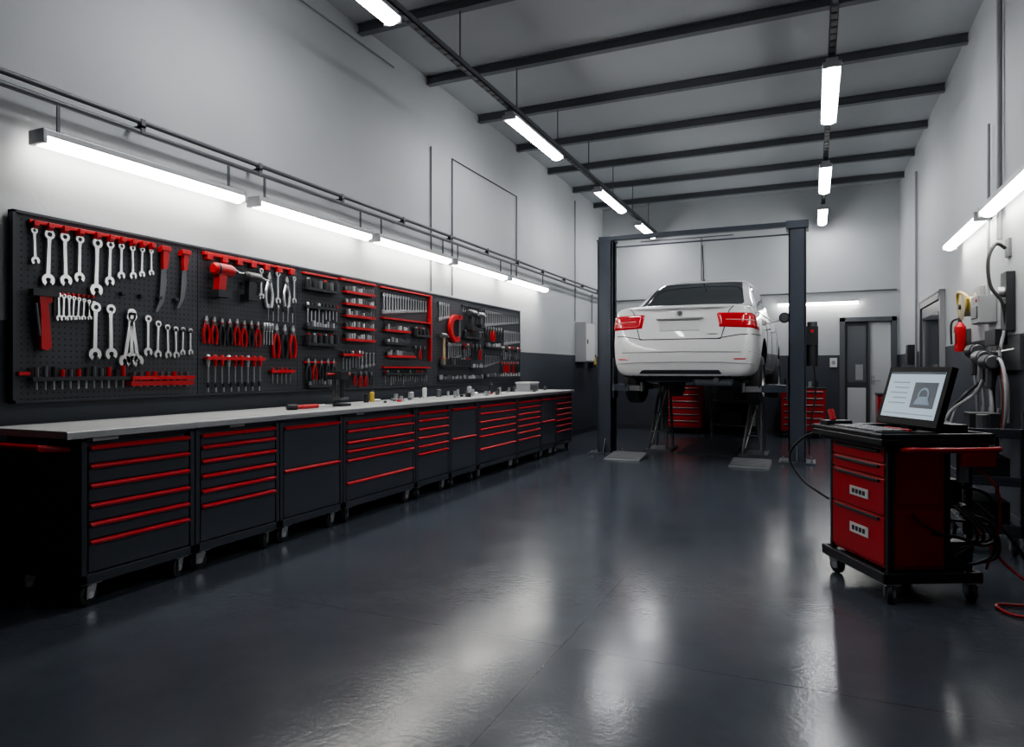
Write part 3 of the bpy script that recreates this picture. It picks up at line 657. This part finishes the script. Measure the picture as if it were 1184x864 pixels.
for sg, nm in ((1, 'r'), (-1, 'l')):
    rs = r_side(sg)
    patch('rear_side_window_'+nm, [(1.0, 1.02), (2.02, 1.02), (2.02, 1.47), (1.50, 1.44)], rs, .005, M_glass)
    patch('front_side_window_'+nm, [(2.09, 1.02), (3.05, 1.02), (2.70, 1.43), (2.09, 1.47)], rs, .005, M_glass)
    rp = (lambda s_: (lambda ph, z: r_polar(s_*ph, z)))(sg)
    patch('tail_lamp_'+nm, [(28.5, .76), (63, .715), (67, .92), (27.5, .945)], rp, .014, M_tail, 24, 10)
    patch('tail_lamp_lens_'+nm, [(32, .838), (50, .822), (51, .842), (32.5, .862)], rp, .018, M_tailw, 16, 4)
    patch('rear_reflector_'+nm, [(36, .36), (43, .36), (43, .38), (36, .38)], rp, .006, M_tail, 8, 3)
    line('door_seam_'+nm, [(1.35, .95), (1.42, .75), (1.3, .55), (1.35, .25)], rs); line('door_seam_mid_'+nm, [(2.06, .96), (2.06, .22)], rs); line('door_seam_front_'+nm, [(3.08, .95), (3.05, .25)], rs)
    line('sill_seam_'+nm, [(1.36, .24), (3.05, .24)], rs)
    line('window_trim_'+nm, [(.98, 1.0), (3.08, 1.0)], rs, .008, M_bkp)
    for yy in (1.52, 2.3):
        h, nn = rs(yy, .80); P = MB(); P.tube([h+Vector((-.005*sg, -.09, 0)), h+Vector((sg*.03, -.07, 0)), h+Vector((sg*.03, .07, 0)), h+Vector((-.005*sg, .09, 0))], .011, M_car); P.build('door_handle_'+nm, car, smooth=True)
    P = MB(); P.cyl((sg*.84, 2.93, .99), (sg*.97, 2.90, 1.02), .02, M_car)
    P.lathe((sg*1.03, 2.86, 1.05), (0, 1, 0), [(-.05, .055), (-.045, .075), (0, .085), (.06, .07), (.10, .03)], M_bkp, 18); P.lathe((sg*1.03, 2.808, 1.05), (0, 1, 0), [(-.004, .06), (.004, .06)], M_dst, 18); P.build('side_mirror_'+nm, car, smooth=True)
    patch('head_lamp_'+nm, [(110, .60), (146, .58), (148, .70), (112, .74)], (lambda s_: (lambda ph, z: ray((3*math.sin(math.radians(s_*ph)), 3.7-3*math.cos(math.radians(s_*ph)), z), (-math.sin(math.radians(s_*ph)), math.cos(math.radians(s_*ph)), 0))))(sg), .01, M_wht, 14, 6)
patch('windscreen', [(-.66, 1.12), (.66, 1.12), (.60, 1.47), (-.60, 1.47)], lambda x, z: ray((x, 8, z), (0, -1, 0)), .005, M_glass, 22, 10)
line('boot_seam', [(-.64, 1.02), (-.585, .955), (-.55, .80), (-.50, .62), (.50, .62), (.55, .80), (.585, .955), (.64, 1.02)], r_rear, .006)
rp = lambda ph, z: r_polar(ph, z)
line('bumper_seam', [(-72, .67), (-40, .665), (-27, .62), (27, .62), (40, .665), (72, .67)], rp, .0055)
line('bumper_crease_shade', [(-64, .45), (0, .465), (64, .45)], rp, .007, M_gry)  # grey line stands in for shade along the bumper fold
line('lower_crease_shade', [(-52, .30), (-30, .33), (0, .335), (30, .33), (52, .30)], rp, .006, M_gry)  # shade of the lower fold, drawn as a grey line
M_rec = mat('recess_shade_grey', (.42, .42, .42), .4)  # body white toned down; shade of the recess put into the colour
patch('plate_recess_shade', [(-.28, .70), (.28, .70), (.26, .875), (-.26, .875)], r_rear, .002, M_rec, 14, 6)
patch('boot_lip', [(-.56, 1.0), (.56, 1.0), (.56, 1.03), (-.56, 1.03)], r_rear, .014, M_car, 20, 3)
h, nn = r_rear(0, .79)
P = MB(); P.box((-.25, h.y-.012, .73), (.25, h.y-.004, .85), M_wht); P.box((-.29, h.y-.028, .868), (.29, h.y+.01, .890), M_chr); P.build('licence_plate', car, .002)
h, nn = r_rear(0, .945); P = MB(); P.cyl(h-Vector((0, .012, 0)), h+Vector((0, .01, 0)), .040, M_chr, n=20); P.cyl(h-Vector((0, .014, 0)), h+Vector((0, .01, 0)), .028, M_dst, n=20); P.build('badge', car)
h, nn = r_rear(.38, .68); P = MB(); P.box((.34, h.y-.006, .67), (.46, h.y+.004, .685), M_chr); P.build('model_badge', car)
patch('bumper_valance', [(-.56, .175), (.56, .175), (.50, .245), (-.50, .245)], r_rear, .004, M_bkp, 16, 4)
h, nn = ray((0, 1.72, 3), (0, 0, -1)); P = MB(); P.lathe(h-Vector((0, 0, .01)), (0, 0, 1), [(0, .03), (.03, .016)], M_bkp, 12); P.tube([h+Vector((0, 0, .01)), h+Vector((0, -.05, .25)), h+Vector((0, -.12, .50))], .008, M_bkp); P.build('antenna', car)
for wy in WY:
    for sg in (-1, 1):
        P = MB(); c = (sg*.695, wy, WZ); ax = (sg, 0, 0)
        P.lathe(c, ax, [(0, .21), (0, .30), (.02, .325), (.05, .33), (.15, .33), (.18, .325), (.20, .30), (.205, .215), (.17, .20), (.03, .20)], M_blk, 40, True)
        P.lathe(c, ax, [(.02, .20), (.03, .208), (.17, .208), (.185, .215), (.19, .205), (.17, .195), (.08, .18), (.03, .18)], M_stl, 40, True)
        P.lathe(c, ax, [(.02, .19), (.05, .19)], M_dst, 24); P.cyl((c[0]+sg*.06, wy, WZ), (c[0]+sg*.175, wy, WZ), .035, M_stl, n=16)
        for k in range(5):
            a = 2*pi*k/5+.3; dy, dz = math.cos(a), math.sin(a); py, pz = -dz, dy; vs = []
            for r_, w_, xx in ((.03, .03, .165), (.2, .022, .18)):
                for q, xo in ((-1, 0), (1, 0), (1, -.03), (-1, -.03)): vs.append((c[0]+sg*(xx+xo), wy+dy*r_+py*w_*q, WZ+dz*r_+pz*w_*q))
            P.add(vs, [(0, 1, 2, 3), (7, 6, 5, 4), (0, 4, 5, 1), (1, 5, 6, 2), (2, 6, 7, 3), (3, 7, 4, 0)], M_stl)
        for gx in (.07, .10, .13): P.lathe(c, ax, [(gx, .326), (gx, .3312), (gx+.004, .3312), (gx+.004, .326)], M_under, 40, True)
        P.build('wheel', car, smooth=True)
P = MB()
P.box((-.6, .8, .10), (.6, 4.1, .20), M_under); P.cyl((-.68, WY[0], WZ), (.68, WY[0], WZ), .035, M_dst); P.cyl((-.68, WY[1], WZ), (.68, WY[1], WZ), .03, M_dst)
P.lathe((.12, .34, .12), (1, 0, 0), [(0, .06), (.03, .085), (.45, .085), (.48, .06)], M_stl, 20); P.tube([(.42, .34, .11), (.44, .18, .11), (.44, .05, .11)], .035, M_dst); P.tube([(.2, .4, .10), (.1, .8, .08), (.05, 2.0, .08), (.05, 3.6, .08)], .03, M_dst)
for sg in (-1, 1): P.tube([(sg*.62, WY[0], WZ), (sg*.35, WY[0]+.15, .12), (sg*.2, WY[0]+.35, .14)], .03, M_dst); P.cyl((sg*.56, WY[0]+.02, .15), (sg*.56, WY[0]+.02, .40), .045, M_bkp)
P.build('underbody', car, smooth=True)

# ------------------------------------------------------------------ back-wall tool cabinets
def tool_chest(x, y, w, d, h, rows, name='rolling_tool_chest', rot=0):
    e = empty(name, (x, y, 0), rot); mb = MB()
    mb.box((0, 0, .12), (w, d, h), M_redd); mb.box((-.01, -.01, h), (w+.01, d+.01, h+.03), M_bkp)
    for k in range(rows):
        z1 = h-.03-(h-.16)/rows*k; z0 = z1-(h-.16)/rows+.016
        mb.box((.03, -.012, z0), (w-.03, 0, z1), M_red); mb.box((.04, -.03, z1-.034), (w-.04, -.012, z1-.012), M_bkp); mb.box((.04, -.034, z1-.016), (w-.04, -.02, z1-.008), M_stl)
    mb.box((0, -.005, .1), (w, d, .125), M_bkp)
    mb.build('chest', e, .003); mb = MB()
    for cx in (.07, w-.07):
        for cy in (.07, d-.07): caster(mb, cx, cy, .105, .045)
    mb.build('casters', e)
tool_chest(-.52, 13.1, .72, .45, .86, 6)
tool_chest(-2.62, 13.1, .70, .45, .90, 6)
tool_chest(.93, 12.1, .42, .45, .80, 4)
mb = MB()
for k in range(6):
    x = -.45+k*.1; mb.cyl((x, 13.3, .891), (x, 13.3, .891+random.uniform(.06, .16)), .03, random.choice((M_bkp, M_gry, M_bkp, M_yel)), n=12)
mb.build('fluid_bottles', smooth=True)
mb = MB()
for x in (-1.75, -.85):
    for y in (13.25, 13.65): mb.box((x-.02, y-.02, 0), (x+.02, y+.02, 1.3), M_dst)
for z in (.15, .6, 1.05): mb.box((-1.77, 13.22, z), (-.83, 13.68, z+.025), M_dst)
mb.box((-1.6, 13.3, .175), (-1.2, 13.6, .42), M_bkp); mb.box((-1.1, 13.3, .175), (-.9, 13.6, .35), M_gry); mb.box((-1.65, 13.3, .625), (-1.35, 13.6, .8), M_dst); mb.cyl((-1.1, 13.45, .625), (-1.1, 13.45, .85), .1, M_bkp, n=18); mb.box((-1.5, 13.3, 1.075), (-1.0, 13.6, 1.2), M_bkp)
mb.build('storage_shelf', bevel=.003)

# ------------------------------------------------------------------ diagnostic cart
cart = empty('diagnostic_cart', (.36, 4.02, 0), math.radians(27))
mb = MB()
mb.box((-.04, -.03, .115), (.47, .58, .14), M_bkp); mb.box((-.05, -.04, .10), (-.03, .59, .155), M_bkp); mb.box((-.05, -.04, .10), (.48, -.02, .155), M_bkp); mb.box((.46, -.04, .10), (.48, .59, .155), M_bkp); mb.box((-.05, .57, .10), (.48, .59, .155), M_bkp)
for x, y in ((.30, -.01), (.42, -.01), (.42, .53), (.30, .53)): mb.box((x, y, .14), (x+.025, y+.025, .82), M_bkp)
for x, y in ((-.012, -.012), (-.012, .535)): mb.box((x, y, .14), (x+.03, y+.03, .82), M_bkp)
mb.box((.30, -.01, .48), (.445, .555, .495), M_bkp)
mb.box((-.055, -.045, .79), (.485, .605, .815), M_bkp); mb.box((-.085, -.075, .815), (.515, .635, .85), M_bkp)
for a, b in (((-.085, -.075, .85), (-.065, .635, .875)), ((-.085, -.075, .85), (.515, -.055, .875)), ((.495, -.075, .85), (.515, .635, .875)), ((-.085, .615, .85), (.515, .635, .875))): mb.box(a, b, M_bkp)
mb.build('frame', cart, .006)
mb = MB(); mb.box((0, 0, .16), (.30, .55, .79), M_redd)
for z0, z1 in ((.715, .785), (.64, .705), (.44, .63), (.18, .43)):
    mb.box((-.014, .02, z0), (0, .53, z1), M_redd); mb.box((-.026, .06, z1-.022), (-.012, .49, z1-.006), M_bkp)
mb.box((.03, -.008, .50), (.28, 0, .77), M_redd); mb.box((.03, -.008, .18), (.28, 0, .46), M_redd)
mb.build('drawer_unit', cart, .006)
mb = MB(); mb.box((-.018, .16, .50), (-.013, .34, .55), M_wht); mb.box((-.018, .16, .29), (-.013, .34, .345), M_wht)
for k in range(4): mb.box((-.0195, .19+k*.034, .305), (-.0178, .213+k*.034, .330), M_bkp); mb.box((-.0195, .19+k*.034, .513), (-.0178, .213+k*.034, .536), M_bkp)
mb.build('labels', cart)
mb = MB(); mb.tube([(.03, -.06, .79), (.03, -.13, .80), (.10, -.15, .80), (.42, -.15, .80), (.50, -.12, .80), (.50, -.05, .79)], .014, M_redd, 10)
mb.box((.34, -.10, .71), (.5, -.03, .785), M_redd); mb.build('side_handle', cart, smooth=True)
mb = MB()
mb.box((-.055, .03, .851), (.165, .50, .876), M_bkp)
for r in range(5):
    for c in range(15): mb.box((-.04+r*.035, .052+c*.0285, .876), (-.012+r*.035, .075+c*.0285, .884), M_dst if (r+c) % 5 else M_gry)
mb.box((.137, .05, .876), (.16, .27, .886), M_redp)
mb.build('keyboard', cart, .002)
mb = MB(); mb.box((-.055, .52, .851), (.1, .60, .90), M_bkp); mb.box((.38, .06, .851), (.47, .5, .91), M_bkp)
mb.cyl((.0, .55, .90), (.0, .58, .96), .018, M_redp); mb.box((.14, .53, .851), (.26, .60, .88), M_dst)
mb.build('tray_items', cart, .002)
sM = Matrix.Translation((.25, .265, .895)) @ Matrix.Rotation(math.radians(16), 4, 'Y')
mb = MB(); mb.M = sM
mb.box((0, -.265, .0), (.035, .265, .335), M_bez); mb.box((.035, -.16, .04), (.06, .16, .26), M_bez)
for k in range(6): mb.box((.06, -.12, .07+k*.03), (.063, .12, .08+k*.03), M_dst)
mb.build('monitor', cart, .006)
mb = MB(); mb.box((.21, .15, .851), (.37, .38, .863), M_bez); mb.tube([(.30, .265, .86), (.31, .265, .93), (.33, .265, 1.0)], .022, M_bez); mb.build('monitor_stand', cart, .003)
mb = MB(); mb.M = sM; mb.box((-.002, -.232, .04), (.0005, .232, .305), M_scr)
mb.box((-.004, -.20, .10), (-.0022, -.01, .245), M_scd)
for k in range(5): mb.box((-.004, .04, .12+k*.03), (-.0022, .19-.03*(k % 2), .126+k*.03), M_scl)
mb.box((-.004, -.232, .292), (-.0022, .232, .305), M_scd); mb.box((-.004, -.21, .06), (-.0022, .21, .065), M_scl)
mb.ring((-.105, .17), .034, .046, 0, 360, -.006, -.004, M_scl, lambda a, b, t: (t, a, b)); mb.prism([(-.17, .12), (-.04, .12), (-.05, .145), (-.08, .165), (-.14, .165)], -.0055, -.0045, M_scl, lambda a, b, t: (t, a, b))
mb.build('display', cart)
mb = MB()
for x, y, a in ((.0, .0, .5), (.43, .0, .2), (.0, .53, -.3), (.43, .53, .4)): caster(mb, x, y, .10, .048, a)
mb.build('casters', cart, smooth=True)
mb = MB()
mb.tube([(-.06, .60, .83), (-.10, .72, .78), (-.15, .80, .66), (-.10, .74, .52), (0, .6, .42)], .007, M_blk)
mb.tube([(.35, -.02, .60), (.50, -.05, .55), (.55, -.04, .35), (.46, -.06, .30), (.34, -.05, .34), (.20, -.04, .36)], .009, M_blk)
mb.tube([(.36, -.03, .46), (.48, -.08, .42), (.52, -.06, .26), (.38, -.05, .20), (.36, .1, .2)], .009, M_blk)
mb.tube([(.36, .1, .4), (.55, .0, .38), (.6, .02, .22), (.5, .1, .16)], .008, M_blk)
for k in range(3): mb.tube([(.32+.03*k, -.03, .50), (.36+.05*k, -.1, .44-.03*k), (.42+.03*k, -.07, .33), (.32+.04*k, -.04, .24+.04*k)], .007, M_blk)
mb.tube([(.42, -.02, .72), (.50, -.1, .60), (.53, -.08, .40), (.5, -.03, .17)], .006, M_redd)
mb.tube([(.30, -.05, .34), (.20, -.05, .38), (.14, -.03, .42), (.12, -.01, .46)], .006, M_blk)
mb.box((.32, .02, .145), (.43, .4, .30), M_dst); mb.box((.32, .05, .50), (.43, .45, .62), M_bkp); mb.cyl((.38, -.02, .62), (.38, -.02, .74), .028, M_gry)
mb.build('cables', cart, smooth=True)
mb = MB()
mb.tube([(.80, 4.42, .35), (.95, 4.45, .15), (1.10, 4.35, .015), (1.0, 4.2, .012), (.85, 4.15, .012), (.9, 4.0, .012), (1.1, 4.1, .012), (1.3, 4.5, .012)], .008, M_redd)
mb.tube([(.78, 4.5, .5), (.98, 4.6, .3), (1.15, 4.7, .06), (1.3, 4.9, .015), (1.25, 5.3, .014), (1.34, 5.7, .3), (1.36, 5.9, .9)], .011, M_blk)
mb.build('air_hose', smooth=True)

# ------------------------------------------------------------------ right wall equipment
XW = XR-.002
e = empty('hose_reel'); mb = MB()
mb.box((XR-.04, 7.25, 1.62), (XW, 7.55, 1.95), M_gry); mb.lathe((XR-.16, 7.4, 1.78), (1, 0, 0), [(0, .11), (.01, .13), (.02, .09), (.10, .09), (.11, .13), (.12, .11)], M_beige, 24); mb.cyl((XR-.18, 7.4, 1.78), (XR-.02, 7.4, 1.78), .025, M_bkp); mb.tube([(XR-.12, 7.3, 1.74), (XR-.14, 7.22, 1.85), (XR-.15, 7.6, 1.92), (XR-.12, 7.66, 1.7)], .014, M_yel); mb.build('reel', e, smooth=True)
mb = MB(); mb.box((XR-.13, 6.82, 1.60), (XW, 7.12, 1.83), M_gry); mb.box((XR-.14, 6.86, 1.64), (XR-.13, 7.08, 1.74), M_dst); mb.cyl((XR-.136, 6.9, 1.79), (XR-.13, 6.9, 1.79), .015, M_redp); mb.build('socket_enclosure', bevel=.006)
mb = MB(); mb.cyl((XR-.09, 7.85, 1.38), (XR-.09, 7.85, 1.62), .05, M_redp, n=18); mb.lathe((XR-.09, 7.85, 1.62), (0, 0, 1), [(0, .05), (.03, .03), (.05, .015)], M_redp, 18); mb.cyl((XR-.09, 7.85, 1.66), (XR-.09, 7.85, 1.72), .018, M_bkp); mb.tube([(XR-.09, 7.85, 1.70), (XR-.16, 7.85, 1.66), (XR-.16, 7.85, 1.45)], .01, M_blk); mb.box((XR-.145, 7.81, 1.45), (XR-.138, 7.89, 1.56), M_wht); mb.box((XR-.04, 7.83, 1.4), (XW, 7.87, 1.6), M_dst); mb.build('fire_extinguisher', smooth=True)
mb = MB(); mb.box((XR-.02, 6.05, 1.20), (XW, 7.05, 1.46), M_dst); mb.box((XR-.10, 6.4, 1.40), (XR-.02, 6.75, 1.52), M_bkp)
for k in range(6): mb.tube([(XR-.012, 6.22+k*.14, 1.36), (XR-.10, 6.22+k*.14, 1.34), (XR-.11, 6.22+k*.14, 1.38)], .008, M_stl, smooth=False)
for yy, mc, zz in ((6.85, M_bkp, 1.36), (6.60, M_dst, 1.30), (6.32, M_bkp, 1.26)):
    mb.cyl((XR-.15, yy-.10, zz), (XR-.15, yy+.12, zz), .06, mc, n=16); mb.cyl((XR-.15, yy+.12, zz), (XR-.15, yy+.19, zz), .026, M_chr); mb.tube([(XR-.15, yy-.03, zz-.01), (XR-.16, yy-.06, zz-.2)], .034, mc, smooth=False)
    mb.tube([(XR-.16, yy-.06, zz-.2), (XR-.15, yy-.1, .85), (XR-.12, yy+.1, .55), (XR-.08, yy+.05, .9)], .012, random.choice((M_blk, M_gry)))
    mb.lathe((XR-.15, yy-.12, zz), (0, 1, 0), [(0, .045), (.02, .055)], M_dst, 14)
mb.tube([(XR-.16, 6.5, 1.12), (XR-.22, 6.52, 1.0), (XR-.38, 6.55, .85), (XR-.45, 6.58, .6), (XR-.42, 6.62, .4)], .013, M_gry); mb.tube([(XR-.16, 6.6, 1.10), (XR-.26, 6.6, 1.0), (XR-.40, 6.62, .8), (XR-.40, 6.66, .5)], .013, M_blk); mb.tube([(XR-.16, 6.7, 1.08), (XR-.28, 6.7, .95), (XR-.36, 6.72, .7)], .012, M_gry)
mb.build('air_tool_rack', smooth=True)
mb = MB()
for k in range(7):
    y = 6.55-.06*k; r = .15+.014*k
    pts = [(XR-.05-.012*k, y+r*math.cos(t*pi/6), .98+1.3*r*math.sin(t*pi/6)) for t in range(13)]
    mb.tube(pts, .012, (M_gry, M_blk, M_blk, M_blk, M_redd, M_blk, M_gry)[k])
mb.build('hose_coil', smooth=True)
mb = MB()
mb.tube([(XR-.03, 6.42, 2.15), (XR-.10, 6.38, 2.18), (XR-.16, 6.32, 2.05), (XR-.15, 6.30, 1.85), (XR-.08, 6.28, 1.72), (XR-.05, 6.3, 1.55)], .013, M_blk); mb.box((XR-.06, 6.25, 1.50), (XW, 6.42, 1.95), M_bkp); mb.cyl((XR-.10, 6.33, 1.8), (XR-.06, 6.33, 1.8), .04, M_stl, n=18); mb.box((XR-.02, 6.36, 2.08), (XW, 6.48, 2.22), M_dst); mb.tube([(XR-.06, 6.3, 1.5), (XR-.1, 6.25, 1.3), (XR-.06, 6.22, 1.1), (XR-.06, 6.2, .8)], .012, M_gry); mb.build('air_regulator', smooth=True)
e = empty('service_trolley', (.90, 5.3, 0)); mb = MB()
for z in (.14, .45, .76): mb.box((0, 0, z), (.34, .7, z+.02), M_dark); mb.box((0, 0, z+.02), (.012, .7, z+.06), M_dark); mb.box((0, 0, z+.02), (.34, .012, z+.06), M_dark)
for x in (0, .315):
    for y in (0, .675): mb.box((x, y, .12), (x+.025, y+.025, .82), M_bkp)
mb.build('frame', e, .003); mb = MB()
for x in (.05, .29):
    for y in (.06, .64): caster(mb, x, y, .12, .05)
mb.build('casters', e); mb = MB(); mb.box((.06, .1, .471), (.28, .45, .62), M_bkp); mb.cyl((.2, .58, .471), (.2, .58, .66), .06, M_redd, n=16); mb.box((.06, .1, .161), (.28, .5, .33), M_bkp); mb.cyl((.15, .2, .781), (.15, .2, .90), .04, M_dst); mb.box((.1, .35, .781), (.28, .55, .90), M_bkp); mb.build('contents', e, .004)
mb = MB(); mb.box((XR-.1, 11.75, 1.28), (XW, 12.0, 1.58), M_bkp); mb.box((XR-.11, 11.78, 1.32), (XR-.1, 11.97, 1.5), M_dst); mb.build('wall_phone_box', bevel=.005)
mb = MB(); mb.box((.28, YB-.03, 1.25), (.40, YB-.001, 1.42), M_wht); mb.box((.31, YB-.035, 1.3), (.37, YB-.03, 1.37), M_gry); mb.build('light_switch', bevel=.003)

# ------------------------------------------------------------------ world + camera
w = bpy.data.worlds.new('world'); sc.world = w; w.use_nodes = True
w.node_tree.nodes['Background'].inputs[0].default_value = (.5, .55, .62, 1); w.node_tree.nodes['Background'].inputs[1].default_value = .03
try: sc.view_settings.look = 'AgX - Medium High Contrast'
except Exception: pass
cd = bpy.data.cameras.new('cam'); cam = bpy.data.objects.new('camera', cd); sc.collection.objects.link(cam)
cam.location = (0, 0, 1.2); cam.rotation_euler = (pi/2, 0, math.radians(23.8)); cd.lens = 24; cd.sensor_width = 36; cd.shift_y = -.0034; cd.clip_start = .05
sc.camera = cam
